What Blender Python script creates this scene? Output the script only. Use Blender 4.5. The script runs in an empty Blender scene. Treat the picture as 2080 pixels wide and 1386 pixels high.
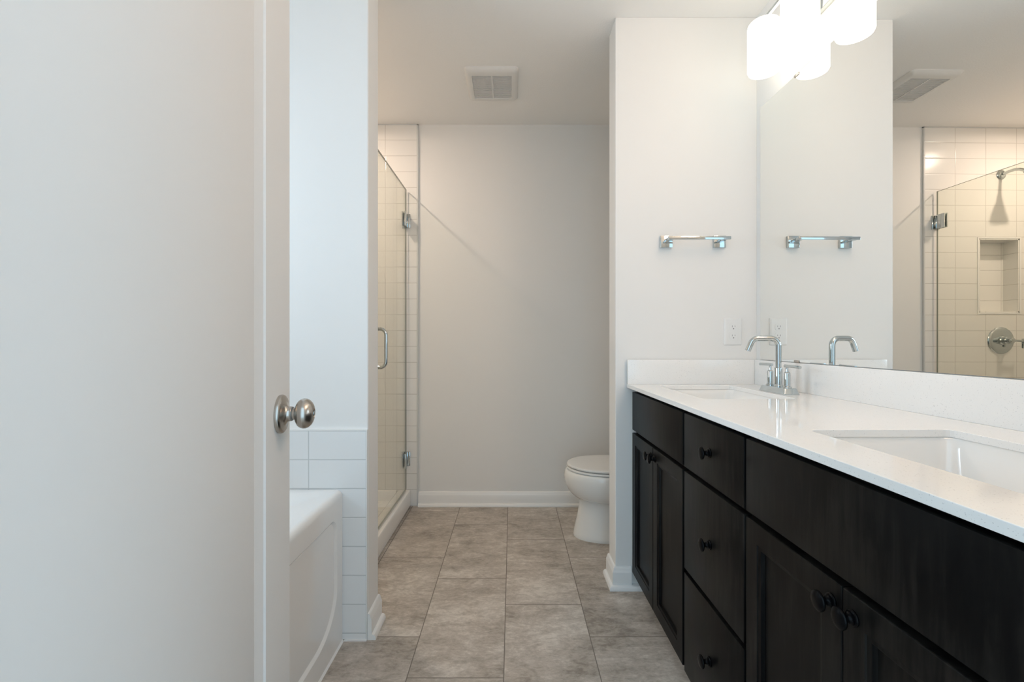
import bpy, bmesh, math, random
from mathutils import Vector, Matrix

scene = bpy.context.scene
COL = scene.collection
PI = math.pi
R = math.radians

# ------------------------------------------------------------------ camera
CAMH = 1.06
FPX = 940.0                      # focal length in pixels of the 2080 px wide frame
cam = bpy.data.cameras.new('camera')
cam.sensor_fit = 'HORIZONTAL'
cam.sensor_width = 36.0
cam.lens = 36.0 * FPX / 2080.0
cam.shift_y = -1.0 / 2080.0
cam.clip_start = 0.02
cam_ob = bpy.data.objects.new('camera', cam)
cam_ob.location = (0, 0, CAMH)
cam_ob.rotation_euler = (PI / 2, 0, 0)
COL.objects.link(cam_ob)
scene.camera = cam_ob

# ------------------------------------------------------------------ world, exposure
world = bpy.data.worlds.new('overcast_sky')
scene.world = world
world.use_nodes = True
wbg = world.node_tree.nodes['Background']
wbg.inputs['Color'].default_value = (0.585, 0.825, 1.0, 1)
wbg.inputs['Strength'].default_value = 2.12
vs = scene.view_settings
vs.view_transform = 'Standard'
vs.look = 'None'
vs.gamma = 1.0
vs.use_curve_mapping = False
vs.exposure = 0.0
LAMP_FAR, LAMP_FILL = 2.4, 12.8  # shade emission: far vanity light, and the added fill light
DOWN = 1320.0                      # emission of the recessed shower light
# daylight outside the window over the bathtub
day = bpy.data.lights.new('window_daylight', 'AREA')
day.shape = 'RECTANGLE'
day.size, day.size_y = 0.75, 0.80
day.energy = 19.0
day.color = (0.69, 0.80, 1.0)
day_ob = bpy.data.objects.new('window_daylight', day)
day_ob.location = (-1.78, 1.08, 1.56)
day_ob.rotation_euler = (0, -PI / 2, 0)
COL.objects.link(day_ob)
scene.cycles.max_bounces = 14
scene.cycles.diffuse_bounces = 7
scene.cycles.glossy_bounces = 6
scene.cycles.transparent_max_bounces = 16
scene.cycles.sample_clamp_indirect = 6.0


# ------------------------------------------------------------------ materials
def new_mat(name):
    m = bpy.data.materials.new(name)
    m.use_nodes = True
    nt = m.node_tree
    return m, nt, nt.nodes['Principled BSDF']


def flat(name, col, rough=0.5, metal=0.0, spec=0.5, coat=0.0, bump=None):
    m, nt, b = new_mat(name)
    b.inputs['Base Color'].default_value = (*col, 1)
    b.inputs['Roughness'].default_value = rough
    b.inputs['Metallic'].default_value = metal
    b.inputs['Specular IOR Level'].default_value = spec
    b.inputs['Coat Weight'].default_value = coat
    if bump:
        sc, st, dist = bump
        tc = nt.nodes.new('ShaderNodeTexCoord')
        n = nt.nodes.new('ShaderNodeTexNoise')
        n.inputs['Scale'].default_value = sc
        n.inputs['Detail'].default_value = 3
        bp = nt.nodes.new('ShaderNodeBump')
        bp.inputs['Strength'].default_value = st
        bp.inputs['Distance'].default_value = dist
        nt.links.new(tc.outputs['Object'], n.inputs['Vector'])
        nt.links.new(n.outputs['Fac'], bp.inputs['Height'])
        nt.links.new(bp.outputs['Normal'], b.inputs['Normal'])
    return m


class Nodes:
    """tiny helper for maths in a node tree"""
    def __init__(self, nt):
        self.nt = nt

    def val(self, x, sock):
        if isinstance(x, (int, float)):
            sock.default_value = x
        else:
            self.nt.links.new(x, sock)

    def m(self, op, a, b=None, c=None):
        n = self.nt.nodes.new('ShaderNodeMath')
        n.operation = op
        for i, x in enumerate((a, b, c)):
            if x is not None:
                self.val(x, n.inputs[i])
        return n.outputs[0]

    def pos(self):
        g = self.nt.nodes.new('ShaderNodeNewGeometry')
        s = self.nt.nodes.new('ShaderNodeSeparateXYZ')
        self.nt.links.new(g.outputs['Position'], s.inputs[0])
        return g.outputs['Position'], s.outputs

    def line(self, coord, width):
        """1 inside a joint of this half width around each integer*1 multiple; coord already in metres from nearest joint"""
        return self.m('LESS_THAN', coord, width)

    def mix(self, fac, a, b):
        n = self.nt.nodes.new('ShaderNodeMix')
        n.data_type = 'RGBA'
        self.val(fac, n.inputs[0])
        for x, s in ((a, n.inputs[6]), (b, n.inputs[7])):
            if isinstance(x, tuple):
                s.default_value = (*x, 1)
            else:
                self.nt.links.new(x, s)
        return n.outputs[2]

    def noise(self, vec, scale, detail=4, rough=0.55, dist=0.0):
        n = self.nt.nodes.new('ShaderNodeTexNoise')
        n.inputs['Scale'].default_value = scale
        n.inputs['Detail'].default_value = detail
        n.inputs['Roughness'].default_value = rough
        n.inputs['Distortion'].default_value = dist
        self.nt.links.new(vec, n.inputs['Vector'])
        return n.outputs['Fac']

    def ramp(self, fac, stops):
        n = self.nt.nodes.new('ShaderNodeValToRGB')
        e = n.color_ramp.elements
        while len(e) > len(stops):
            e.remove(e[-1])
        while len(e) < len(stops):
            e.new(0.5)
        for el, (p, c) in zip(e, stops):
            el.position = p
            el.color = (*c, 1)
        self.nt.links.new(fac, n.inputs[0])
        return n.outputs[0]


def wall_tile(name, axis, u0, w, z0, h=0.1017, col=(0.80, 0.79, 0.765), grout=(0.52, 0.50, 0.47), g=0.0013):
    """glazed stack-bond tile: axis 0 = joints along x, 1 = joints along y"""
    m, nt, b = new_mat(name)
    N = Nodes(nt)
    P, xyz = N.pos()
    du = N.m('DIVIDE', N.m('SUBTRACT', xyz[axis], u0), w)
    dv = N.m('DIVIDE', N.m('SUBTRACT', xyz[2], z0), h)
    fu = N.m('MULTIPLY', N.m('ABSOLUTE', N.m('SUBTRACT', du, N.m('ROUND', du))), w)
    fv = N.m('MULTIPLY', N.m('ABSOLUTE', N.m('SUBTRACT', dv, N.m('ROUND', dv))), h)
    d = N.m('MINIMUM', fu, fv)
    isg = N.m('LESS_THAN', d, g)
    nt.links.new(N.mix(isg, col, grout), b.inputs['Base Color'])
    N.val(N.m('ADD', 0.16, N.m('MULTIPLY', isg, 0.6)), b.inputs['Roughness'])
    edge = N.m('MULTIPLY', N.m('MINIMUM', d, 0.004), 250.0)
    wav = N.noise(P, 9.0, 2)
    hgt = N.m('ADD', edge, N.m('MULTIPLY', wav, 0.8))
    bp = nt.nodes.new('ShaderNodeBump')
    bp.inputs['Strength'].default_value = 0.35
    bp.inputs['Distance'].default_value = 0.0015
    N.val(hgt, bp.inputs['Height'])
    nt.links.new(bp.outputs['Normal'], b.inputs['Normal'])
    return m


def floor_tile():
    m, nt, b = new_mat('grey_stone_floor_tile')
    N = Nodes(nt)
    P, xyz = N.pos()
    W, L = 0.3045, 0.606
    cu = N.m('DIVIDE', N.m('ADD', xyz[0], 0.3305), W)
    col = N.m('FLOOR', cu)
    fu = N.m('MULTIPLY', N.m('ABSOLUTE', N.m('SUBTRACT', cu, N.m('ROUND', cu))), W)
    # each column of tiles is pushed a third of a tile
    yv = N.m('DIVIDE', N.m('ADD', N.m('SUBTRACT', xyz[1], 2.059), N.m('MULTIPLY', col, 0.202)), L)
    row = N.m('FLOOR', yv)
    fv = N.m('MULTIPLY', N.m('ABSOLUTE', N.m('SUBTRACT', yv, N.m('ROUND', yv))), L)
    d = N.m('MINIMUM', fu, fv)
    isg = N.m('LESS_THAN', d, 0.0016)
    # per tile shift of the pattern
    cmb = nt.nodes.new('ShaderNodeCombineXYZ')
    N.val(N.m('ADD', N.m('MULTIPLY', xyz[0], 0.75), N.m('MULTIPLY', col, 7.31)), cmb.inputs[0])
    N.val(N.m('ADD', N.m('MULTIPLY', xyz[1], 1.3), N.m('MULTIPLY', row, 3.77)), cmb.inputs[1])
    N.val(N.m('MULTIPLY', N.m('ADD', col, row), 1.7), cmb.inputs[2])
    v = cmb.outputs[0]
    big = N.noise(v, 3.4, 4, 0.55, 0.25)
    mid = N.noise(v, 16.0, 8, 0.70, 0.5)
    fine = N.noise(v, 60.0, 6, 0.75, 0.4)
    wn = nt.nodes.new('ShaderNodeTexWhiteNoise')
    wn.noise_dimensions = '2D'
    cw = nt.nodes.new('ShaderNodeCombineXYZ')
    N.val(col, cw.inputs[0])
    N.val(row, cw.inputs[1])
    nt.links.new(cw.outputs[0], wn.inputs['Vector'])
    f = N.m('ADD', N.m('ADD', N.m('MULTIPLY', big, 0.33), N.m('MULTIPLY', mid, 0.37)), N.m('MULTIPLY', fine, 0.30))
    f = N.m('ADD', f, N.m('MULTIPLY', N.m('SUBTRACT', wn.outputs['Value'], 0.5), 0.03))
    base = N.ramp(f, [(0.40, (0.26, 0.224, 0.188)), (0.465, (0.39, 0.345, 0.297)), (0.525, (0.485, 0.436, 0.385)),
                      (0.60, (0.66, 0.61, 0.55))])
    nt.links.new(N.mix(isg, base, (0.20, 0.175, 0.15)), b.inputs['Base Color'])
    N.val(N.m('ADD', 0.40, N.m('MULTIPLY', isg, 0.4)), b.inputs['Roughness'])
    bp = nt.nodes.new('ShaderNodeBump')
    bp.inputs['Strength'].default_value = 0.25
    bp.inputs['Distance'].default_value = 0.001
    N.val(N.m('ADD', N.m('MULTIPLY', N.m('MINIMUM', d, 0.003), 300.0), N.m('MULTIPLY', mid, 0.5)), bp.inputs['Height'])
    nt.links.new(bp.outputs['Normal'], b.inputs['Normal'])
    return m


def quartz():
    m, nt, b = new_mat('white_speckled_quartz')
    N = Nodes(nt)
    P, xyz = N.pos()
    n1 = N.noise(P, 420.0, 1, 0.5)
    n2 = N.noise(P, 170.0, 2, 0.5)
    sp = N.m('MULTIPLY', N.m('GREATER_THAN', n1, 0.68), N.m('GREATER_THAN', n2, 0.5))
    nt.links.new(N.mix(N.m('MULTIPLY', sp, 0.55), (0.86, 0.86, 0.85), (0.5, 0.5, 0.5)), b.inputs['Base Color'])
    b.inputs['Roughness'].default_value = 0.07
    b.inputs['Specular IOR Level'].default_value = 0.5
    return m


def dark_wood():
    m, nt, b = new_mat('espresso_stained_wood')
    N = Nodes(nt)
    tc = nt.nodes.new('ShaderNodeTexCoord')
    mp = nt.nodes.new('ShaderNodeMapping')
    mp.inputs['Scale'].default_value = (60, 60, 7)
    nt.links.new(tc.outputs['Object'], mp.inputs['Vector'])
    f = N.noise(mp.outputs['Vector'], 1.0, 5, 0.65, 0.4)
    big = N.noise(tc.outputs['Object'], 3.0, 3, 0.5, 0.5)
    k = N.m('ADD', N.m('MULTIPLY', f, 0.5), N.m('MULTIPLY', big, 0.5))
    nt.links.new(N.ramp(k, [(0.38, (0.0022, 0.0020, 0.0022)), (0.50, (0.0048, 0.0043, 0.0042)), (0.62, (0.0150, 0.0132, 0.0115))]),
                 b.inputs['Base Color'])
    b.inputs['Roughness'].default_value = 0.38
    b.inputs['Specular IOR Level'].default_value = 0.11
    return m


def glass_mat():
    """clear architectural glass: see-through with a Fresnel reflection"""
    m, nt, b = new_mat('clear_shower_glass')
    nt.nodes.remove(b)
    out = nt.nodes['Material Output']
    tr = nt.nodes.new('ShaderNodeBsdfTransparent')
    tr.inputs['Color'].default_value = (0.955, 0.962, 0.93, 1)
    gl = nt.nodes.new('ShaderNodeBsdfGlossy')
    gl.inputs['Roughness'].default_value = 0.0
    lw = nt.nodes.new('ShaderNodeLayerWeight')
    N = Nodes(nt)
    fac = N.m('ADD', 0.035, N.m('MULTIPLY', N.m('POWER', lw.outputs['Facing'], 5.0), 0.9))
    mx = nt.nodes.new('ShaderNodeMixShader')
    nt.links.new(fac, mx.inputs[0])
    nt.links.new(tr.outputs[0], mx.inputs[1])
    nt.links.new(gl.outputs[0], mx.inputs[2])
    nt.links.new(mx.outputs[0], out.inputs['Surface'])
    return m


def emit(name, col, strength):
    m, nt, b = new_mat(name)
    b.inputs['Base Color'].default_value = (0.85, 0.85, 0.83, 1)
    b.inputs['Roughness'].default_value = 0.3
    b.inputs['Emission Color'].default_value = (*col, 1)
    b.inputs['Emission Strength'].default_value = strength
    return m


def mirror_mat():
    m, nt, b = new_mat('silvered_mirror')
    nt.nodes.remove(b)
    gl = nt.nodes.new('ShaderNodeBsdfGlossy')
    gl.inputs['Roughness'].default_value = 0.0
    gl.inputs['Color'].default_value = (0.92, 0.93, 0.915, 1)
    nt.links.new(gl.outputs[0], nt.nodes['Material Output'].inputs['Surface'])
    return m


M = dict(
    wall=flat('pale_grey_wall_paint', (0.81, 0.805, 0.79), 0.55, spec=0.3, bump=(220, 0.06, 0.001)),
    ceil=flat('white_ceiling_paint', (0.88, 0.87, 0.85), 0.8, spec=0.2, bump=(130, 0.35, 0.002)),
    trim=flat('white_semigloss_trim', (0.83, 0.83, 0.82), 0.28),
    doorpaint=flat('white_door_paint', (0.73, 0.73, 0.72), 0.5, spec=0.2),
    floor=floor_tile(),
    tile_back=wall_tile('glazed_shower_tile', 0, -0.6065, 0.2035, 2.445),
    tile_side=wall_tile('glazed_shower_side_tile', 1, 2.96, 0.2035, 2.445),
    tile_tub=wall_tile('glazed_tub_tile', 0, -0.515, 0.2035, 0.7405, 0.1022, col=(0.80, 0.81, 0.81), grout=(0.55, 0.57, 0.57), g=0.0016),
    tile_tub_side=wall_tile('glazed_tub_side_tile', 1, 1.635, 0.2035, 0.7405, 0.1022),
    edge=flat('satin_edge_trim', (0.60, 0.61, 0.61), 0.4),
    acrylic=flat('white_acrylic', (0.82, 0.82, 0.81), 0.12, coat=0.4),
    china=flat('white_vitreous_china', (0.85, 0.85, 0.835), 0.07, coat=0.5),
    plastic=flat('white_plastic', (0.80, 0.80, 0.79), 0.3),
    slot=flat('dark_slot', (0.25, 0.25, 0.25), 0.6),
    ventp=flat('white_vent_plastic', (0.74, 0.735, 0.715), 0.45),
    chrome=flat('polished_chrome', (0.56, 0.60, 0.61), 0.05, metal=1.0),
    nickel=flat('brushed_nickel', (0.50, 0.465, 0.425), 0.27, metal=1.0),
    darkchrome=flat('shaded_chrome_edge', (0.30, 0.30, 0.29), 0.2, metal=1.0),
    quartz=quartz(),
    wood=dark_wood(),
    black=flat('black_bronze_metal', (0.0025, 0.0025, 0.003), 0.25, metal=0.0, spec=0.10),
    glass=glass_mat(),
    glassedge=flat('dark_green_glass_edge', (0.20, 0.22, 0.19), 0.15),
    mirror=mirror_mat(),
    mirroredge=flat('dark_mirror_edge', (0.16, 0.16, 0.15), 0.3),
    shade=emit('lit_opal_glass', (1.0, 0.90, 0.74), LAMP_FAR),
    shade_fill=emit('added_warm_fill_glass', (1.0, 0.70, 0.50), LAMP_FILL),
    lens=emit('lit_recessed_lens', (1.0, 0.80, 0.65), DOWN),
    pane=None,
)


# ------------------------------------------------------------------ mesh building
class MB:
    """collects shapes in frame coordinates; every build gives ONE mesh object"""
    def __init__(self):
        self.bm = bmesh.new()

    def box(self, x0, x1, y0, y1, z0, z1, bevel=0.0, seg=2):
        x0, x1 = min(x0, x1), max(x0, x1)
        y0, y1 = min(y0, y1), max(y0, y1)
        z0, z1 = min(z0, z1), max(z0, z1)
        r = bmesh.ops.create_cube(self.bm, size=1.0)
        vs_ = r['verts']
        for v in vs_:
            v.co = Vector(((x0 + x1) / 2 + v.co.x * (x1 - x0), (y0 + y1) / 2 + v.co.y * (y1 - y0), (z0 + z1) / 2 + v.co.z * (z1 - z0)))
        if bevel:
            es = list({e for v in vs_ for e in v.link_edges})
            bmesh.ops.bevel(self.bm, geom=es, offset=bevel, segments=seg, profile=0.5, affect='EDGES')
        return self

    def lathe(self, prof, origin, axis, seg=40, close=True):
        """prof: list of (distance along axis, radius)"""
        a = Vector(axis).normalized()
        q = a.to_track_quat('Z', 'Y').to_matrix()
        o = Vector(origin)
        rings = []
        for t, r in prof:
            if r < 1e-6:
                rings.append([self.bm.verts.new(o + a * t)])
            else:
                rings.append([self.bm.verts.new(o + q @ Vector((r * math.cos(2 * PI * k / seg), r * math.sin(2 * PI * k / seg), t)))
                              for k in range(seg)])
        self._skin(rings, seg)
        if close:
            for ring, flip in ((rings[0], True), (rings[-1], False)):
                if len(ring) > 2:
                    self.bm.faces.new(list(reversed(ring)) if flip else ring)
        return self

    def _skin(self, rings, seg):
        for r0, r1 in zip(rings[:-1], rings[1:]):
            if len(r0) == 1 and len(r1) == 1:
                continue
            for k in range(seg):
                k2 = (k + 1) % seg
                if len(r0) == 1:
                    self.bm.faces.new((r0[0], r1[k], r1[k2]))
                elif len(r1) == 1:
                    self.bm.faces.new((r0[k], r0[k2], r1[0]))
                else:
                    self.bm.faces.new((r0[k], r0[k2], r1[k2], r1[k]))

    def loft(self, rings, cap0=True, cap1=True, flip=False):
        """rings: lists of equal length of points"""
        vr = [[self.bm.verts.new(Vector(p)) for p in ring] for ring in rings]
        n = len(vr[0])
        for r0, r1 in zip(vr[:-1], vr[1:]):
            for k in range(n):
                k2 = (k + 1) % n
                self.bm.faces.new((r0[k], r0[k2], r1[k2], r1[k]))
        if cap0:
            self.bm.faces.new(list(reversed(vr[0])))
        if cap1:
            self.bm.faces.new(vr[-1])
        return self

    def tube(self, pts, r, seg=20, radii=None):
        pts = [Vector(p) for p in pts]
        t0 = (pts[1] - pts[0]).normalized()
        up = Vector((0, 0, 1)) if abs(t0.z) < 0.9 else Vector((0, 1, 0))
        n = (up - t0 * up.dot(t0)).normalized()
        rings = []
        prev = t0
        for i, p in enumerate(pts):
            if i == 0:
                t = t0
            elif i == len(pts) - 1:
                t = (pts[i] - pts[i - 1]).normalized()
            else:
                t = ((pts[i + 1] - pts[i]).normalized() + (pts[i] - pts[i - 1]).normalized()).normalized()
            q = prev.rotation_difference(t)
            n = (q @ n)
            n = (n - t * n.dot(t)).normalized()
            b = t.cross(n)
            prev = t
            rr = radii[i] if radii else r
            rings.append([p + (n * math.cos(2 * PI * k / seg) + b * math.sin(2 * PI * k / seg)) * rr for k in range(seg)])
        return self.loft(rings)

    def prism(self, poly, axis, a0, a1):
        """poly of 2-D points in the two other axes (x,y,z order), extruded along axis from a0 to a1"""
        def p3(p, a):
            l = list(p)
            l.insert(axis, a)
            return l
        return self.loft([[p3(p, a0) for p in poly], [p3(p, a1) for p in poly]])

    def plate(self, outer, holes, z0, z1):
        """flat plate with holes, outlines in x-y"""
        bm = self.bm
        loops = []
        for z in (z0, z1):
            edges, lv = [], []
            for poly in [outer] + holes:
                vsx = [bm.verts.new((p[0], p[1], z)) for p in poly]
                lv.append(vsx)
                edges += [bm.edges.new((vsx[i], vsx[(i + 1) % len(vsx)])) for i in range(len(vsx))]
            bmesh.ops.triangle_fill(bm, use_beauty=True, use_dissolve=False, edges=edges, normal=(0, 0, 1 if z == z1 else -1))
            loops.append(lv)
        for a, b in zip(*loops):
            for i in range(len(a)):
                j = (i + 1) % len(a)
                bm.faces.new((a[i], a[j], b[j], b[i]))
        return self

    def sweep(self, path, prof, cap=True):
        """baseboard: prof (out, z) swept along plan path; 'out' is to the right of the travel direction"""
        P = [Vector((p[0], p[1])) for p in path]
        rings = []
        for i, p in enumerate(P):
            ns = []
            if i > 0:
                d = (P[i] - P[i - 1]).normalized()
                ns.append(Vector((d.y, -d.x)))
            if i < len(P) - 1:
                d = (P[i + 1] - P[i]).normalized()
                ns.append(Vector((d.y, -d.x)))
            n = ns[0] if len(ns) == 1 else (ns[0] + ns[1]) / (1 + ns[0].dot(ns[1]))
            rings.append([(p.x + n.x * o, p.y + n.y * o, z) for o, z in prof])
        return self.loft(rings, cap, cap)


# origins of the things: a part's vertices are stored relative to its thing's base
ORIGIN = {}
P0 = Vector((1.048, 1.982))
TH = 0.011


def vframe(x, y):
    """the vanity wall stands 0.6 degrees off the floor grid"""
    d = Vector((x, y)) - P0
    return (P0.x + math.cos(TH) * d.x - math.sin(TH) * d.y, P0.y + math.sin(TH) * d.x + math.cos(TH) * d.y)


def tag(o, label=None, cat=None, group=None, kind=None):
    if label:
        o['label'] = label
    if cat:
        o['category'] = cat
    if group:
        o['group'] = group
    if kind:
        o['kind'] = kind
    return o


def place(o, loc, van):
    if van:
        x, y = vframe(loc[0], loc[1])
        o.location = (x, y, loc[2])
        o.rotation_euler = (0, 0, TH)
    else:
        o.location = loc


def thing(name, loc, label=None, cat=None, group=None, kind=None, van=False):
    o = bpy.data.objects.new(name, None)
    o.empty_display_size = 0.1
    COL.objects.link(o)
    place(o, loc, van)
    ORIGIN[o.name] = Vector(loc)
    return tag(o, label, cat, group, kind)


def obj(name, mb, mats, parent=None, loc=None, van=False, smooth=35, bevel=0.0, label=None, cat=None, group=None, kind=None):
    bm = mb.bm
    bmesh.ops.remove_doubles(bm, verts=bm.verts, dist=1e-6)
    bmesh.ops.recalc_face_normals(bm, faces=bm.faces)
    org = ORIGIN[parent.name] if parent else Vector(loc or (0, 0, 0))
    bmesh.ops.translate(bm, verts=bm.verts, vec=-org)
    me = bpy.data.meshes.new(name)
    bm.to_mesh(me)
    bm.free()
    for mt in (mats if isinstance(mats, (list, tuple)) else [mats]):
        me.materials.append(mt)
    if smooth:
        for p in me.polygons:
            p.use_smooth = True
        me.set_sharp_from_angle(angle=R(smooth))
    o = bpy.data.objects.new(name, me)
    COL.objects.link(o)
    if parent:
        o.parent = parent
    else:
        place(o, org, van)
    ORIGIN[o.name] = org
    if bevel:
        md = o.modifiers.new('bevel', 'BEVEL')
        md.width = bevel
        md.segments = 2
        md.limit_method = 'ANGLE'
        md.angle_limit = R(40)
    return tag(o, label, cat, group, kind)


def struct(name, mb, m, parent=None, **k):
    return obj(name, mb, m, parent, kind=None if parent else 'structure', **k)


def rrect(x0, x1, y0, y1, r, n=6):
    pts = []
    for cx, cy, a0 in ((x1 - r, y1 - r, 0), (x0 + r, y1 - r, 90), (x0 + r, y0 + r, 180), (x1 - r, y0 + r, 270)):
        for k in range(n + 1):
            a = R(a0 + 90 * k / n)
            pts.append((cx + r * math.cos(a), cy + r * math.sin(a)))
    return pts


# ------------------------------------------------------------------ room shell
H = 2.445
XL = -1.55                       # face of the left wall
YB = 2.97                        # face of the back wall
YF = 0.14                        # face of the front wall, with the doorway the camera stands in
YT = 2.96                        # face of the shower tile
XS, YS0, YS1 = 0.4428, 1.982, 2.107      # short wall between vanity and toilet
XP, YP0, YP1 = -0.511, 1.645, 1.767      # wall between bathtub and shower

struct('floor', MB().box(-1.67, 1.25, -1.2, 3.09, -0.10, 0.0), M['floor'])
struct('ceiling', MB().box(-1.67, 1.25, 0.02, 3.09, H, H + 0.10), M['ceil'])

# back wall with the shower niche left open
NX0, NX1, NZ0, NZ1, ND = -1.236, -0.966, 1.242, 1.722, 0.092
w = MB()
w.box(-1.67, NX0, YB, YB + .12, 0, H).box(NX1, 1.25, YB, YB + .12, 0, H)
w.box(NX0, NX1, YB, YB + .12, 0, NZ0).box(NX0, NX1, YB, YB + .12, NZ1, H).box(NX0, NX1, YT + ND + .008, YB + .12, NZ0, NZ1)
wb = struct('wall_back', w, M['wall'], smooth=0)
TX1 = -0.6085
t = MB()
t.box(XL, NX0, YT, YB, 0, H).box(NX1, TX1, YT, YB, 0, H).box(NX0, NX1, YT, YB, 0, NZ0).box(NX0, NX1, YT, YB, NZ1, H)
struct('tile_facing', t, M['tile_back'], wb, smooth=0)
t = MB()
t.box(NX0 - .0, NX1 + .0, YT + ND, YT + ND + .008, NZ0, NZ1)
t.box(NX0, NX0 + .008, YT, YT + ND, NZ0, NZ1).box(NX1 - .008, NX1, YT, YT + ND, NZ0, NZ1)
t.box(NX0, NX1, YT, YT + ND, NZ0, NZ0 + .008).box(NX0, NX1, YT, YT + ND, NZ1 - .008, NZ1)
struct('niche_lining', t, M['tile_back'], wb, smooth=0)
t = MB()
for a in ((NX0 - .010, NX0, NZ0 - .010, NZ1 + .010), (NX1, NX1 + .010, NZ0 - .010, NZ1 + .010), (NX0, NX1, NZ0 - .010, NZ0), (NX0, NX1, NZ1, NZ1 + .010)):
    t.box(a[0], a[1], YT - .003, YT + .004, a[2], a[3])
struct('niche_trim', t, M['plastic'], wb)
struct('edge_trim', MB().box(TX1, TX1 + .009, YT - .002, YB, 0, H - .001), M['edge'], wb)
struct('ceiling_joint', MB().box(XL, TX1 + .009, YT - .002, YB, H - .006, H), M['edge'], wb)

# left wall with a window over the bathtub
WY0, WY1, WZ0, WZ1 = 0.62, 1.50, 1.12, 1.98
w = MB()
w.box(XL - .12, XL, 0.02, WY0, 0, H).box(XL - .12, XL, WY1, 3.09, 0, H)
w.box(XL - .12, XL, WY0, WY1, 0, WZ0).box(XL - .12, XL, WY0, WY1, WZ1, H)
wl = struct('wall_left', w, M['wall'], smooth=0)
t = MB().box(XL, XL + .010, YP1 + .010, YT, 0, H)
struct('tile_facing', t, M['tile_side'], wl, smooth=0)
t = MB().box(XL, XL + .010, YF + .001, YP0 - .010, 0, .7405)
struct('tile_facing', t, M['tile_tub_side'], wl, smooth=0)

win = thing('window_1', (XL - .06, (WY0 + WY1) / 2, WZ0), kind='structure')
f = MB()
for a in ((WY0, WY0 + .04, WZ0, WZ1), (WY1 - .04, WY1, WZ0, WZ1), (WY0 + .04, WY1 - .04, WZ0, WZ0 + .04), (WY0 + .04, WY1 - .04, WZ1 - .04, WZ1),
          (WY0 + .04, WY1 - .04, 1.58, 1.62)):
    f.box(XL - .09, XL - .03, a[0], a[1], a[2], a[3], .003)
obj('window_frame', f, M['plastic'], win)
obj('pane', MB().box(XL - .064, XL - .058, WY0 + .03, WY1 - .03, WZ0 + .03, WZ1 - .03), M['glass'], win, smooth=0)
obj('window_sill', MB().box(XL - .03, XL + .02, WY0 - .02, WY1 + .02, WZ0 - .02, WZ0, .003), M['trim'], win)

# wall between tub and shower
wp = struct('wall_partition', MB().box(XL, XP, YP0, YP1, 0, H), M['wall'], smooth=0, bevel=.004)
struct('tile_facing', MB().box(XL + .011, XP - .004, YP0 - .010, YP0, .004, .7405), M['tile_tub'], wp, smooth=0)
struct('edge_trim', MB().box(XL + .011, XP, YP0 - .011, YP0, .7405, .7455).box(XP - .0045, XP - .001, YP0 - .011, YP0, 0, .7405), M['plastic'], wp)
struct('tile_facing', MB().box(XL + .011, -0.66, YP1, YP1 + .010, 0, H), M['tile_back'], wp, smooth=0)

# short wall between vanity and toilet, right wall, front wall
struct('wall_stub', MB().box(XS, 1.15, YS0, YS1, 0, H), M['wall'], smooth=0, bevel=.003)
struct('wall_right', MB().box(1.048, 1.168, 0.02 - .03, 3.09, 0, H), M['wall'], loc=(1.048, 1.982, 0), van=True, smooth=0)
DX0, DX1, DZ = -0.318, 0.475, 2.05
w = MB().box(-1.67, DX0, 0.02, YF, 0, H).box(DX1, 1.25, 0.02, YF, 0, H).box(DX0, DX1, 0.02, YF, DZ, H)
wf = struct('wall_front', w, M['wall'], smooth=0)
c = MB()
c.box(DX0 - .06, DX0, YF, YF + .015, 0, DZ + .06, .003).box(DX1, DX1 + .012, YF, YF + .010, 0, DZ, .003).box(DX0, DX1, YF, YF + .015, DZ, DZ + .06, .003)
struct('trim_1', c, M['trim'])

# baseboards: flat board with a bead on top and a quarter-round shoe
BB = [(0, 0), (.0290, 0), (.0290, .006), (.0275, .0125), (.0235, .0175), (.018, .0195), (.0145, .0195), (.0145, .0700), (.0135, .0730), (.0110, .0775),
      (.0095, .0830), (.0075, .0890), (.0045, .0920), (.0020, .0925), (0, .0925)]
SHOE = BB[:6] + [(0, .0195)]


def baseboard(name, path, prof=BB):
    return struct(name, MB().sweep(path, prof), M['trim'], smooth=28)


xr = vframe(1.048, YB)[0]
baseboard('baseboard_back', [(TX1 + .0095, YB), (xr - .001, YB)])
baseboard('baseboard_partition', [(XP, YP0 - .009), (XP, YP1)])
bs = baseboard('baseboard_stub', [(1.0, YS1), (XS, YS1), (XS, YS0), (.5095, YS0)][1:])
struct('shoe_moulding', MB().sweep([(.5095, YS0), (.572, YS0)], SHOE), M['trim'], bs, smooth=28)

# ------------------------------------------------------------------ the open door (foreground, left)
dphi = R(9.8)
dd = Vector((-math.sin(dphi), math.cos(dphi)))       # along the door, away from the hinge
dn = Vector((math.cos(dphi), math.sin(dphi)))        # out of the visible face
KP = Vector((-0.42, 0.837))                          # knob axis on the face
KZ = 0.927
FAR = KP + dd * 0.060
HNG = FAR - dd * 0.762
door = thing('door_1', (HNG.x, HNG.y, 0.0), 'white panelled door standing open at the left, with a satin nickel knob', 'door', kind='structure')


def dpt(s, n, z):
    """s along the door from the hinge, n out of the face"""
    p = HNG + dd * s + dn * n
    return (p.x, p.y, z)


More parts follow.
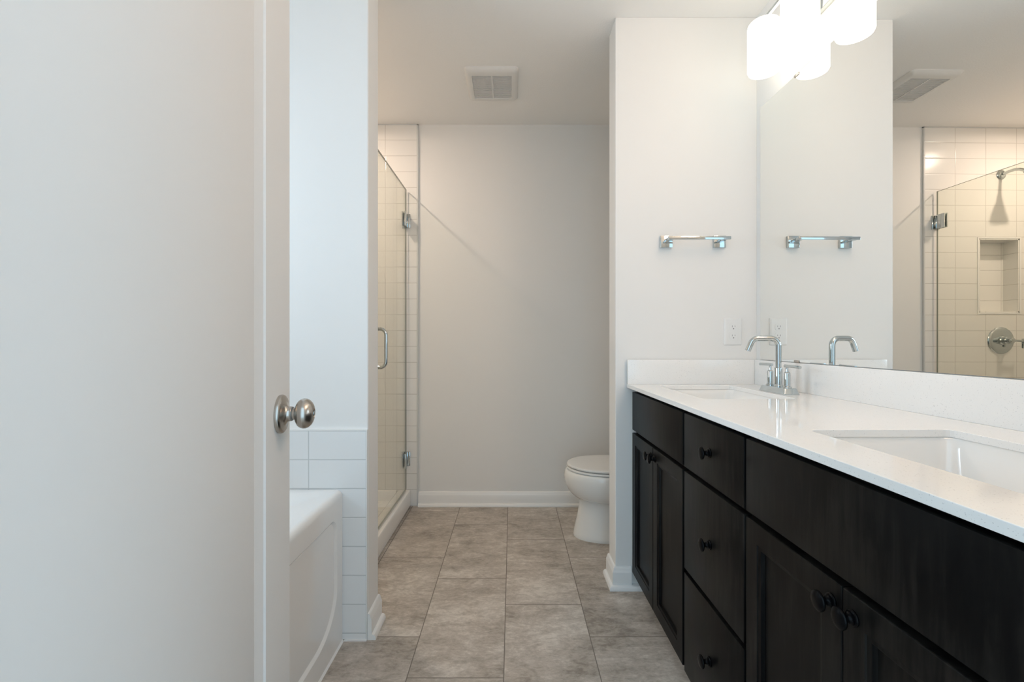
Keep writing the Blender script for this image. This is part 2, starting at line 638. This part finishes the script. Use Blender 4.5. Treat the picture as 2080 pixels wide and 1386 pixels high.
def door_slab():
    mb = MB()
    bm = mb.bm
    W_, Z0, Z1, TK = .762, .010, 2.035, .035
    loops = [
        (0, W_, Z0, Z1, -TK), (0, W_, Z0, Z1, -.0015), (.0015, W_ - .0015, Z0 + .0015, Z1 - .0015, 0),
        (.131, W_ - .131, .25, 1.90, 0), (.134, W_ - .134, .253, 1.897, -.0030), (.141, W_ - .141, .260, 1.890, -.0045),
        (.155, W_ - .155, .274, 1.876, -.0090), (.158, W_ - .158, .277, 1.873, -.0090), (.161, W_ - .161, .280, 1.870, -.0082)]
    rings = [[dpt(a, n, c), dpt(b, n, c), dpt(b, n, d), dpt(a, n, d)] for a, b, c, d, n in loops]
    mb.loft(rings)
    return mb


obj('door_leaf', door_slab(), M['doorpaint'], door, smooth=20)
kn = obj('knob_rose', MB().lathe([(0, .0345), (.0035, .0350), (.0065, .0340), (.0085, .0310), (.0090, .0280), (.0098, .0225), (.0115, .0180), (.0140, .0150),
                                  (.0165, .0138), (.0190, .0133), (.0205, .0133), (.0212, .0128), (.0212, .0)], dpt(.702, 0, KZ), (dn.x, dn.y, 0), 56), M['nickel'], door)
obj('knob_gap', MB().lathe([(.0208, .0125), (.0222, .0125)], dpt(.702, 0, KZ), (dn.x, dn.y, 0), 40), M['slot'], kn)
obj('doorknob', MB().lathe([(.0220, .0), (.0220, .0108), (.0265, .0112), (.0280, .0135), (.0295, .0185), (.0325, .0232), (.0365, .0262), (.0410, .0275),
                            (.0455, .0270), (.0500, .0248), (.0540, .0208), (.0565, .0165), (.0580, .0120), (.0586, .0090), (.0575, .0080), (.0572, .0)],
                           dpt(.702, 0, KZ), (dn.x, dn.y, 0), 56), M['nickel'], kn)
obj('lock_button', MB().lathe([(.0570, .0), (.0570, .0052), (.0592, .0050), (.0598, .0035), (.0598, 0)], dpt(.702, 0, KZ), (dn.x, dn.y, 0), 24), M['chrome'], kn)
for hz in (.22, 1.05, 1.82):
    obj('hinge', MB().lathe([(0, 0), (0, .006), (.09, .006), (.09, 0)], dpt(-.004, -.004, hz), (0, 0, 1), 16), M['nickel'], door)

# ------------------------------------------------------------------ bathtub
TXF, TY0, TY1, TZ = -0.5986, 0.145, 1.633, 0.533
tub = thing('bathtub', (-1.07, .9, 0), 'glossy white bathtub with recessed apron panel below the white tiles, half behind the open door', 'bathtub')
mb = MB()
bm = mb.bm
# apron: flat skirt with a recessed panel (round top corner, sweeping lower corner)
ay0, ay1, az0, az1 = TY0, TY1, 0.0, TZ - .022
py0, py1, pz0, pz1 = .19, 1.586, .082, .455


def panel_outline(o):
    pts = []
    for cy, cz, r, a0 in ((py1 - .05, pz1 - .05, .05, 0), (py0 + .05, pz1 - .05, .05, 90), (py0 + .17, pz0 + .13, None, 180), (py1 - .17, pz0 + .13, None, 270)):
        for k in range(11):
            a = R(a0 + 9 * k)
            ry, rz = (r, r) if r else (.17, .13)
            pts.append((cy + (ry - o) * math.cos(a), cz + (rz - o) * math.sin(a)))
    return pts


outer = [bm.verts.new((TXF, y, z)) for y, z in ((ay0, az0), (ay1, az0), (ay1, az1), (ay0, az1))]
inner = [bm.verts.new((TXF, y, z)) for y, z in panel_outline(0)]
eds = [bm.edges.new((l[i], l[(i + 1) % len(l)])) for l in (outer, inner) for i in range(len(l))]
bmesh.ops.triangle_fill(bm, use_beauty=True, use_dissolve=False, edges=eds, normal=(1, 0, 0))
prev = inner
for o_, dx in ((.0025, .0015), (.0075, .0065), (.0100, .0080)):
    nxt = [bm.verts.new((TXF - dx, y, z)) for y, z in panel_outline(o_)]
    for i in range(len(nxt)):
        j = (i + 1) % len(nxt)
        bm.faces.new((prev[i], prev[j], nxt[j], nxt[i]))
    prev = nxt
bm.faces.new(prev)
# rounded shoulder from apron to rim
arc = [(TXF - .022 + .022 * math.cos(a), TZ - .022 + .022 * math.sin(a)) for a in [PI / 2 * k / 6 for k in range(7)]]
sh = [[bm.verts.new((x, y, z)) for x, z in arc] for y in (ay0, ay1)]
for i in range(6):
    bm.faces.new((sh[0][i], sh[1][i], sh[1][i + 1], sh[0][i + 1]))
# end faces of the shell
for y in (ay0, ay1):
    pr = [bm.verts.new((x, y, z)) for x, z in [(TXF, 0)] + arc + [(TXF - .03, TZ), (TXF - .03, 0)]]
    bm.faces.new(pr)
obj('apron', mb, M['acrylic'], tub, smooth=30)
mb = MB()
deck = [(TXF - .0221, TY0), (TXF - .0221, TY1), (XL + .012, TY1), (XL + .012, TY0)]
hole = rrect(XL + .09, TXF - .10, TY0 + .10, TY1 - .09, .16, 8)
bm = mb.bm
dv = [bm.verts.new((x, y, TZ)) for x, y in deck]
hv = [bm.verts.new((x, y, TZ)) for x, y in hole]
eds = [bm.edges.new((l[i], l[(i + 1) % len(l)])) for l in (dv, hv) for i in range(len(l))]
bmesh.ops.triangle_fill(bm, use_beauty=True, use_dissolve=False, edges=eds, normal=(0, 0, 1))
cx_, cy_ = (XL + .09 + TXF - .10) / 2, (TY0 + TY1) / 2
prev = hv
for z, k in ((TZ - .004, .992), (TZ - .015, .975), (TZ - .10, .94), (TZ - .30, .88), (TZ - .38, .80), (TZ - .40, .68)):
    nxt = [bm.verts.new((cx_ + (x - cx_) * k, cy_ + (y - cy_) * k, z)) for x, y in hole]
    for i in range(len(nxt)):
        j = (i + 1) % len(nxt)
        bm.faces.new((prev[i], prev[j], nxt[j], nxt[i]))
    prev = nxt
bm.faces.new(prev)
obj('basin', mb, M['acrylic'], tub, smooth=40)
obj('drain', MB().lathe([(0, 0), (0, .03), (.003, .028), (.004, 0)], (cx_, TY0 + .35, TZ - .40), (0, 0, 1), 24), M['chrome'], tub)
obj('caulk_bead', MB().prism([(TXF, 0), (TXF + .006, 0), (TXF, .006)], 1, TY0, TY1), M['plastic'], tub)
struct('caulk_bead', MB().box(TXF + .0075, XP - .002, YP0 - .016, YP0 - .0101, 0, .005), M['plastic'], wp)

# ------------------------------------------------------------------ shower
pan = thing('shower_tray', (-1.1, 2.36, 0), 'white moulded shower tray with a raised curb under the glass door', 'shower tray')
CX0, CX1, CZ = -0.738, -0.648, 0.105
PX0, PY0, PY1 = XL + .011, YP1 + .011, YT - .001
mb = MB()
prof = [(PX0, .0), (CX1 - .012, .0), (CX1 - .012, .007), (CX1, .008), (CX1, CZ - .012), (CX1 - .004, CZ - .003), (CX1 - .012, CZ), (CX0 + .012, CZ - .004), (CX0 + .003, CZ - .010), (CX0, CZ - .020),
        (CX0 - .012, .050), (CX0 - .03, .042), (PX0 + .05, .042), (PX0 + .02, .05), (PX0, .10)]
mb.prism(prof, 1, PY0, PY1)
obj('curb_and_floor', mb, M['acrylic'], pan, smooth=30)
mb = MB().prism([(PY1 - .022, .04), (PY1, .04), (PY1, .105), (PY1 - .010, .100), (PY1 - .015, .06)], 0, PX0, CX0)
obj('upstand', mb, M['acrylic'], pan, smooth=30)
mb = MB().prism([(PY0 + .022, .04), (PY0, .04), (PY0, .105), (PY0 + .010, .100), (PY0 + .015, .06)], 0, PX0, CX0)
obj('upstand', mb, M['acrylic'], pan, smooth=30)
obj('drain', MB().lathe([(0, 0), (0, .05), (.003, .048), (.004, 0)], (-1.1, 2.36, .042), (0, 0, 1), 32), M['chrome'], pan)

GX, GT = -0.676, 0.010
GY0, GY1, GZ0, GZ1 = 2.205, 2.944, CZ + .008, 2.020


def glass_panel(y0, y1, z0, z1):
    mb = MB().box(GX - GT / 2, GX + GT / 2, y0, y1, z0, z1)
    for fc in mb.bm.faces:
        fc.normal_update()
        if abs(fc.normal.x) < .5:
            fc.material_index = 1
    return mb


gd = thing('shower_door', (GX, GY1, GZ0), 'frameless clear glass shower door hinged beside the tiled wall', 'shower door')
obj('glass', glass_panel(GY0, GY1, GZ0, GZ1), [M['glass'], M['glassedge']], gd, smooth=0)
for hz in (1.823, .305):
    hb = MB()
    hb.box(GX + GT / 2, GX + GT / 2 + .008, GY1 - .058, GY1 - .002, hz - .045, hz + .045, .0015)
    hb.box(GX - GT / 2 - .008, GX - GT / 2, GY1 - .058, GY1 - .002, hz - .045, hz + .045, .0015)
    ho = obj('hinge', hb, M['chrome'], gd)
    obj('hinge_knuckle', MB().lathe([(0, 0), (0, .0085), (.052, .0085), (.052, 0)], (GX, GY1 + .004, hz - .026), (0, 0, 1), 20), M['chrome'], ho)
    obj('wall_plate', MB().box(GX - .026, GX + .026, YT - .0065, YT - .0005, hz - .045, hz + .045, .0015), M['chrome'], ho)
hp = MB()
hy, hc, ho_ = 2.262, 1.022, .055
for sx in (1, -1):
    pts = [(GX + sx * GT / 2, hy, hc - .0945)]
    for k in range(9):
        a = R(-90 + 90 * k / 8)
        pts.append((GX + sx * (GT / 2 + ho_ - .030 + .030 * math.cos(a)), hy, hc - .0645 + .030 * math.sin(a)))
    for k in range(9):
        a = R(90 * k / 8)
        pts.append((GX + sx * (GT / 2 + ho_ - .030 + .030 * math.cos(a)), hy, hc + .0645 + .030 * math.sin(a)))
    pts.append((GX + sx * GT / 2, hy, hc + .0945))
    hp.tube(pts, .0085, 18)
obj('pull_handle', hp, M['chrome'], gd, label='chrome C-shaped pull handle')
gf = thing('fixed_glass_panel', (GX, YP1 + .01, CZ), 'fixed clear glass panel between the shower door and the partition wall', 'glass panel')
obj('glass', glass_panel(YP1 + .012, GY0 - .006, CZ + .001, GZ1), [M['glass'], M['glassedge']], gf, smooth=0)

# shower head on the tiled back wall (seen in the mirror)
SX = -1.113
sh_ = thing('showerhead', (SX, YT, 2.137), 'chrome shower head on a bent arm from the tiled shower wall', 'shower head')
obj('flange', MB().lathe([(0, .030), (.003, .031), (.008, .027), (.013, .018), (.015, .0105), (.015, 0)], (SX, YT, 2.137), (0, -1, 0), 36), M['chrome'], sh_)
arm = [(SX, YT - .004, 2.137), (SX, YT - .05, 2.142), (SX, YT - .085, 2.141), (SX, YT - .11, 2.133), (SX, YT - .135, 2.118), (SX, YT - .152, 2.102)]
obj('arm', MB().tube(arm, .0095, 16), M['chrome'], sh_)
ax = Vector((0, -.66, -.75)).normalized()
hd = obj('spray_head', MB().lathe([(-.008, 0), (-.008, .013), (.006, .016), (.016, .016), (.018, .020), (.035, .026), (.060, .036), (.070, .041), (.078, .042), (.084, .040), (.085, .036)],
                                  (SX, YT - .148, 2.105), ax, 36), M['chrome'], sh_)
obj('spray_face', MB().lathe([(.082, 0), (.082, .036), (.084, .036), (.084, 0)], (SX, YT - .148, 2.105), ax, 36), flat('grey_spray_face', (.32, .33, .33), .4), hd)

# shower mixer
sv = thing('shower_valve', (SX + .004, YT, 1.060), 'round chrome shower mixer plate with a lever below the tiled niche', 'shower valve')
vx, vz = SX + .004, 1.060
obj('escutcheon', MB().lathe([(0, .087), (.003, .087), (.007, .084), (.010, .076), (.012, .06), (.013, 0)], (vx, YT, vz), (0, -1, 0), 56), M['chrome'], sv)
hb_ = obj('hub', MB().lathe([(.010, .030), (.022, .028), (.026, .024), (.045, .023), (.048, .020), (.050, .0)], (vx, YT, vz), (0, -1, 0), 36), M['chrome'], sv)
obj('stem', MB().lathe([(.048, .0), (.048, .017), (.075, .017), (.078, .014), (.078, .0)], (vx, YT, vz), (0, -1, 0), 28), M['chrome'], sv)
lv = MB().tube([(vx, YT - .065, vz), (vx - .045, YT - .068, vz - .002), (vx - .075, YT - .069, vz - .004)], .007, 14)
lv.box(vx - .083, vx - .070, YT - .077, YT - .061, vz - .050, vz + .012, .003)
obj('lever', lv, M['chrome'], sv)

# recessed light over the shower
LX, LY = -1.14, 2.385
rl = thing('recessed_light', (LX, LY, H), 'round lit recessed downlight in the ceiling over the shower', 'ceiling light')
obj('trim_ring', MB().lathe([(0, .028), (0, .085), (.004, .085), (.008, .078), (.008, .066), (.003, .030), (.003, .028)], (LX, LY, H), (0, 0, -1), 48, close=False), M['plastic'], rl)
obj('lens', MB().lathe([(.0005, 0), (.0005, .0278), (.003, .0278), (.0045, .018), (.005, 0)], (LX, LY, H), (0, 0, -1), 48), M['lens'], rl)

# ------------------------------------------------------------------ ceiling fan grille
ef = thing('exhaust_fan', (-.105, 2.49, H), 'square white exhaust fan grille in the ceiling before the shower', 'exhaust fan')
fx0, fx1, fy0, fy1 = -.243, .033, 2.335, 2.645
rings = []
for o_, z in ((0, H), (0, H - .004), (.004, H - .012), (.012, H - .019), (.020, H - .021), (.034, H - .021), (.036, H - .017), (.036, H - .010)):
    rings.append([(x, y, z) for x, y in rrect(fx0 + o_, fx1 - o_, fy0 + o_ * 1.4, fy1 - o_, max(.004, .020 - o_ * .5), 4)])
obj('cover', MB().loft(rings, False, False), M['ventp'], ef, smooth=30)
g = MB()
ix0, ix1, iy0, iy1 = fx0 + .036, fx1 - .036, fy0 + .050, fy1 - .036
n = 24
for k in range(n):
    y = iy0 + (iy1 - iy0) * (k + .5) / n
    g.box(ix0, ix1, y - .0021, y + .0021, H - .0185, H - .0125)
g.box((ix0 + ix1) / 2 - .004, (ix0 + ix1) / 2 + .004, iy0, iy1, H - .0205, H - .0125)
obj('grille', g, M['ventp'], ef, smooth=0)
obj('duct_backing', MB().box(ix0, ix1, iy0, iy1, H - .006, H - .002), flat('dark_duct', (.22, .21, .20), .7), ef, smooth=0)

# ------------------------------------------------------------------ toilet
TCY = 2.530
toi = thing('toilet', (.62, TCY, 0), 'white toilet with its lid closed, behind the short wall beside the vanity', 'toilet')


def plan(front, hw, xc, rear, n=56, e=2.6, ef_=2.05):
    pts = []
    for k in range(n):
        a = 2 * PI * k / n
        c_, s_ = math.cos(a), math.sin(a)
        if c_ < 0:
            x = xc - (xc - front) * abs(c_) ** (2 / ef_)
            y = hw * math.copysign(abs(s_) ** (2 / ef_), s_)
        else:
            x = xc + (rear - xc) * abs(c_) ** (2 / e)
            y = hw * math.copysign(abs(s_) ** (2 / e), s_)
        pts.append((x, TCY + y))
    return pts


rings = []
for z, fr, hw, rear in ((0, .335, .122, .93), (.010, .334, .123, .93), (.022, .337, .121, .93), (.06, .345, .114, .93), (.11, .357, .107, .93), (.16, .367, .103, .93), (.195, .371, .103, .93),
                        (.203, .371, .106, .93), (.207, .360, .122, .90), (.215, .343, .140, .87), (.232, .322, .157, .86), (.255, .304, .170, .86), (.283, .292, .179, .86), (.310, .286, .184, .87),
                        (.330, .286, .185, .88), (.345, .289, .184, .89), (.355, .294, .181, .90), (.360, .300, .177, .90)):
    rings.append([(x, y, z) for x, y in plan(fr, hw, .52, rear)])
obj('bowl', MB().loft(rings), M['china'], toi, smooth=50)


def slab(z0, z1, fr, hw, rear, dome=0.0):
    rr = []
    for z, o_ in ((z0, .003), (z0 + .002, .0008), ((z0 + z1) / 2, 0), (z1 - .003, .0010), (z1 - .001, .004), (z1, .009)):
        rr.append([(x, y, z) for x, y in plan(fr + o_, hw - o_, .52, rear - o_)])
    if dome:
        for k in (.9, .7, .45, .2):
            rr.append([(.53 + (x - .53) * k, TCY + (y - TCY) * k, z1 + dome * (1 - k * k)) for x, y in plan(fr + .009, hw - .009, .52, rear - .009)])
    return MB().loft(rr)


obj('seat', slab(.3632, .3745, .299, .178, .775), M['plastic'], toi, smooth=50)
obj('lid', slab(.3795, .3925, .302, .176, .79, .003), M['plastic'], toi, smooth=50)
for s in (-1, 1):
    obj('seat_hinge', MB().box(.775, .805, TCY + s * .075 - .02, TCY + s * .075 + .02, .3600, .3900, .004), M['plastic'], toi)
rr = []
for z, x0, hw in ((.362, .845, .17), (.372, .838, .178), (.70, .828, .198), (.712, .828, .199)):
    rr.append([(x, y, z) for x, y in rrect(x0, 1.022, TCY - hw, TCY + hw, .03, 5)])
tk = obj('tank', MB().loft(rr), M['china'], toi, smooth=40)
rr = [[(x, y, z) for x, y in rrect(.820 + o_, 1.027 - o_, TCY - .207 + o_, TCY + .207 - o_, .03, 5)] for z, o_ in ((.713, .004), (.716, 0), (.738, 0), (.744, .003), (.747, .012))]
obj('tank_lid', MB().loft(rr), M['china'], toi, smooth=40)
obj('flush_lever', MB().tube([(.826, TCY - .14, .655), (.805, TCY - .14, .655), (.800, TCY - .12, .654), (.800, TCY - .07, .650)], .006, 12), M['chrome'], toi)

# ------------------------------------------------------------------ vanity (all in the frame of the right wall)
XF = 0.512                         # face of doors and drawers
FZ = dict(top=.842, fbot=.681, dtop=.668, bot=.072)


def knob_mb(y, z):
    return MB().lathe([(0, .0125), (.002, .0130), (.0035, .0120), (.0045, .0100), (.006, .0100), (.007, .0080), (.011, .0058), (.015, .0058), (.0175, .0085), (.0190, .0140), (.0205, .0163),
                       (.0225, .0168), (.0245, .0160), (.0265, .0125), (.0275, .0070), (.0278, 0)], (XF, y, z), (-1, 0, 0), 36)


def slab_front(y0, y1, z0, z1):
    return MB().box(XF, XF + .019, y0, y1, z0, z1, .002, 2)


def panel_front(y0, y1, z0, z1, st=.045):
    loops = [(0, .019), (0, .002), (.0006, .0006), (.002, 0), (st, 0), (st + .0015, .0025), (st + .008, .0035), (st + .0095, .0040), (st + .0110, .0095), (st + .0115, .0110)]
    rings = [[(XF + d, y0 + o_, z0 + o_), (XF + d, y1 - o_, z0 + o_), (XF + d, y1 - o_, z1 - o_), (XF + d, y0 + o_, z1 - o_)] for o_, d in loops]
    return MB().loft(rings)


def carcass(y0, y1):
    c = MB()
    c.box(.5315, 1.044, y0, y0 + .016, .098, .8575).box(.5315, 1.044, y1 - .016, y1, .098, .8575)
    c.box(.5315, 1.044, y0 + .016, y1 - .016, .098, .114).box(1.036, 1.044, y0 + .016, y1 - .016, .114, .8575)
    # face frame: rails and stiles behind the fronts
    c.box(.5315, .550, y0 + .016, y0 + .040, .114, .8575).box(.5315, .550, y1 - .040, y1 - .016, .114, .8575)
    c.box(.5315, .550, y0 + .040, y1 - .040, .825, .8575).box(.5315, .550, y0 + .040, y1 - .040, .655, .700).box(.5315, .550, y0 + .040, y1 - .040, .114, .135)
    if y1 - y0 < .5:
        c.box(.5315, .550, y0 + .040, y1 - .040, .345, .395)
    else:
        ym = (y0 + y1) / 2
        c.box(.5315, .550, ym - .03, ym + .03, .135, .655)
    # plinth set back under the doors
    c.box(.595, .611, y0, y1, .0, .098)
    return c


def sink_cabinet(name, y0, y1, ym, label):
    t_ = thing(name, (.78, (y0 + y1) / 2, 0), label, 'vanity cabinet', 'black vanity cabinets', van=True)
    obj('carcass', carcass(y0, y1), M['wood'], t_, smooth=0)
    obj('false_front', slab_front(y0 + .004, y1 - .004, FZ['fbot'], FZ['top']), M['wood'], t_)
    for a, b, ky in ((ym + .0015, y1 - .004, ym + .024), (y0 + .004, ym - .0015, ym - .024)):
        d_ = obj('door', panel_front(a, b, FZ['bot'], FZ['dtop']), M['wood'], t_, smooth=20)
        obj('knob', knob_mb(ky, FZ['dtop'] - .036), M['black'], d_)
    return t_


sink_cabinet('sink_cabinet', 1.4095, 1.9805, 1.699, 'black two-door sink cabinet against the short wall, under the far basin')
sink_cabinet('sink_cabinet', .438, 1.0435, .743, 'black two-door sink cabinet nearest the camera, under the near basin')
dr = thing('drawer_cabinet', (.78, 1.2265, 0), 'black three-drawer cabinet between the two sink cabinets', 'vanity cabinet', 'black vanity cabinets', van=True)
obj('carcass', carcass(1.0445, 1.4085), M['wood'], dr, smooth=0)
for z0, z1 in ((FZ['fbot'], FZ['top']), (.376, FZ['dtop']), (.066, .363)):
    d_ = obj('drawer', slab_front(1.0485, 1.4000, z0, z1), M['wood'], dr)
    obj('knob', knob_mb(1.224, (z0 + z1) / 2 + (.002 if z0 > .6 else 0)), M['black'], d_)

# countertop with two basin cut-outs, splashes
CT, CB = .8745, .8590
sinks = [(1.690, 'far'), (.748, 'near')]
SXA, SXB, SHL = .603, .901, .2170
ct = thing('countertop', (.77, 1.2, CB), 'white speckled quartz countertop with two sink cut-outs', 'countertop', van=True)
cend = .425
holes = [rrect(SXA, SXB, cy - SHL, cy + SHL, .016, 4) for cy, _ in sinks]
obj('worktop', MB().plate([(.490, cend), (1.0465, cend), (1.0465, 1.9815), (.490, 1.9815)], holes, CB, CT), M['quartz'], ct, smooth=0, bevel=.0012)
obj('back_splash', MB().box(1.0275, 1.0472, cend, 1.9615, CT, .9785, .0012), M['quartz'], ct)
obj('side_splash', MB().box(.490, 1.0472, 1.962, 1.9815, CT, .9785, .0012), M['quartz'], ct)

for cy, which in sinks:
    s_ = thing('sink', (.752, cy, .72), 'white rectangular undermount basin in the %s cut-out of the quartz counter' % ('far' if which == 'far' else 'near'), 'sink', 'undermount basins', van=True)
    rr = []
    for z, o_, rad in ((CB - .0005, -.022, .03), (CB - .0005, -.004, .030), (CB - .004, -.0025, .030), (CB - .02, .002, .032), (CB - .09, .012, .040), (CB - .125, .025, .05), (CB - .138, .055, .05), (CB - .142, .095, .04)):
        rr.append([(x, y, z) for x, y in rrect(SXA + o_, SXB - o_, cy - SHL + o_, cy + SHL - o_, rad, 6)])
    so = obj('basin', MB().loft(rr, False, True), M['china'], s_, smooth=60)
    md = so.modifiers.new('thickness', 'SOLIDIFY')
    md.thickness = .007
    md.offset = -1
    obj('drain', MB().lathe([(0, 0), (0, .022), (.003, .022), (.004, .018), (.002, 0)], (.765, cy, CB - .1415), (0, 0, 1), 24), M['chrome'], s_)

# faucet at the far basin
FX, FY = .9465, 1.652
fa = thing('faucet', (FX, FY, CT), 'chrome two-handle faucet with a bent spout behind the far basin', 'faucet', van=True)
rr = [[(x, y, z) for x, y in rrect(FX - a, FX + a, FY - b, FY + b, .004, 3)] for z, a, b in ((CT + .0002, .0275, .079), (CT + .0025, .0275, .079), (CT + .004, .0262, .0775), (CT + .020, .0225, .0725), (CT + .0215, .0210, .071))]
obj('base_plate', MB().loft(rr), M['chrome'], fa, smooth=30)
BZ = CT + .0215
obj('spout_body', MB().lathe([(0, .0155), (.004, .0155), (.006, .0135), (.064, .0135), (.067, .0125), (.068, .0105)], (FX, FY, BZ), (0, 0, 1), 32), M['chrome'], fa)
u = Vector((-math.cos(R(11)), math.sin(R(11)), 0))       # spout swings a little to the far side
zb, zt, rad = BZ + .064, 1.0675, .026
pts = [(FX, FY, zb), (FX, FY, zt - rad)]
for k in range(1, 11):
    a = R(90 * k / 10)
    d_ = rad - rad * math.cos(a)
    pts.append((FX + u.x * d_, FY + u.y * d_, zt - rad + rad * math.sin(a)))
L2 = .066
for k in range(0, 9):
    a = R(68 * k / 8)
    d_ = L2 + rad * math.sin(a)
    pts.append((FX + u.x * d_, FY + u.y * d_, zt - rad + rad * math.cos(a)))
a = R(68)
tip = Vector(pts[-1])
dirv = Vector((u.x * math.cos(a), u.y * math.cos(a), -math.sin(a)))
pts.append(tuple(tip + dirv * .006))
pts.append(tuple(tip + dirv * .031))
obj('spout', MB().tube(pts, .0098, 24), M['chrome'], fa, smooth=50)
for s in (1, -1):
    hb_ = obj('handle', MB().lathe([(0, .0150), (.004, .0150), (.006, .0105), (.050, .0105), (.053, .0095), (.056, .0055), (.060, .0045), (.070, .0045), (.070, 0)], (FX, FY + s * .051, BZ), (0, 0, 1), 28), M['chrome'], fa)
    y = FY + s * .051
    obj('lever', MB().tube([(FX, y - s * .012, BZ + .0755), (FX, y + s * .020, BZ + .0755), (FX + .004 * (s < 0), y + s * .066, BZ + .0745)], .0052, 14), M['chrome'], hb_)

# mirror glued over the back splash
MZ0, MZ1, MY0, MY1 = .9805, 2.038, .44, 1.944
mi = thing('wall_mirror', (1.045, 1.19, MZ0), 'large frameless mirror over the vanity counter', 'mirror', van=True)
mb = MB().box(1.043, 1.0478, MY0, MY1, MZ0, MZ1)
for fc in mb.bm.faces:
    fc.normal_update()
    if abs(fc.normal.x) < .5:
        fc.material_index = 1
obj('mirror_glass', mb, [M['mirror'], M['mirroredge']], mi, smooth=0)
for cz, s in ((MZ0, 1), (MZ1, -1)):
    for cyy in (1.70, .72):
        c = MB().box(1.0405, 1.0429, cyy - .014, cyy + .014, cz - s * .000, cz + s * .007, .0008).box(1.0405, 1.0478, cyy - .014, cyy + .014, cz - s * .0018, cz, .0004)
        obj('mirror_clip', c, M['nickel'], mi)

# ------------------------------------------------------------------ vanity light
VXC, VZB, VZT, VR = .951, 2.074, 2.262, .0565


def vanity_light(VY, label, shade):
    vl = thing('vanity_light', (1.048, VY[1], 2.17), label, 'wall light', 'vanity bar lights', van=True)
    obj('backplate', MB().box(1.028, 1.0475, VY[1] - .055, VY[1] + .055, 2.17, 2.345, .003), M['chrome'], vl)
    obj('bar', MB().box(VXC - .006, VXC + .006, VY[2] - .045, VY[0] + .045, VZT + .006, VZT + .018, .0015), M['chrome'], vl)
    for y in ((VY[0] + VY[1]) / 2, (VY[1] + VY[2]) / 2):
        obj('arm', MB().box(VXC - .004, 1.040, y - .005, y + .005, VZT + .007, VZT + .017, .001), M['chrome'], vl)
    obj('rear_rail', MB().box(1.030, 1.0475, VY[2] + .08, VY[0] - .08, VZT + .004, VZT + .020, .001), M['chrome'], vl)
    for y in VY:
        prof = [(0, .018), (0, VR - .012), (.0025, VR - .005), (.008, VR - .001), (.014, VR), (VZT - VZB - .010, VR), (VZT - VZB - .003, VR - .003), (VZT - VZB, VR - .010),
                (VZT - VZB - .004, VR - .014), (VZT - VZB - .012, VR - .012)]
        obj('lamp_shade', MB().lathe(prof, (VXC, y, VZT), (0, 0, -1), 48, close=True), shade, vl, smooth=50)
        obj('socket_cap', MB().lathe([(0, 0), (0, .012), (.002, .020), (.008, .020), (.008, 0)], (VXC, y, VZT + .008), (0, 0, -1), 24), M['chrome'], vl)
    return vl


vanity_light([1.752, 1.538, 1.324], 'chrome bar light with glowing white glass shades, above the far end of the mirror', M['shade'])
vanity_light([.962, .748, .534], 'chrome bar light added out of view as warm fill, above the near basin', M['shade_fill'])  # added unseen fixture, brighter and warmer, to warm the near counter

# ------------------------------------------------------------------ towel bar and outlet on the short wall
tb = thing('towel_bar', (.772, YS0, 1.482), 'short chrome towel bar with square mounts on the short wall', 'towel bar')
BY = 1.912
for x in (.658, .885):
    obj('mount', MB().box(x - .0255, x + .0255, YS0 - .014, YS0 - .0005, 1.456, 1.5065, .001), M['chrome'], tb)
    obj('post', MB().box(x - .009, x + .009, BY, YS0 - .013, 1.4785, 1.4895, .001), M['chrome'], tb)
obj('bar', MB().box(.645, .903, BY - .006, BY + .006, 1.4775, 1.4905, .0012), M['chrome'], tb)

ox, oz = .9455, 1.0985
ou = thing('wall_outlet', (ox, YS0, oz), 'white duplex wall outlet on the short wall above the side splash', 'outlet')
rings = []
for d_, o_ in ((.0003, 0), (.003, .0005), (.0055, .004), (.0062, .008)):
    rings.append([(x, YS0 - d_, z) for x, z in rrect(ox - .0385 + o_, ox + .0385 - o_, oz - .0585 + o_, oz + .0585 - o_, .004, 3)])
obj('cover_plate', MB().loft(rings), M['plastic'], ou, smooth=30)
for s in (1, -1):
    zc = oz + s * .0195
    rc = obj('receptacle', MB().prism(rrect(ox - .0165, ox + .0165, zc - .0145, zc + .0145, .009, 5), 1, YS0 - .0075, YS0 - .0055), M['plastic'], ou)
    sl = MB().box(ox - .0068, ox - .0052, YS0 - .0079, YS0 - .0074, zc - .001, zc + .0065).box(ox + .0052, ox + .0068, YS0 - .0079, YS0 - .0074, zc - .000, zc + .0060)
    sl.lathe([(.0074, 0), (.0074, .0026), (.0079, .0026), (.0079, 0)], (ox, YS0, zc - .0075), (0, -1, 0), 12)
    obj('slots', sl, M['slot'], rc)
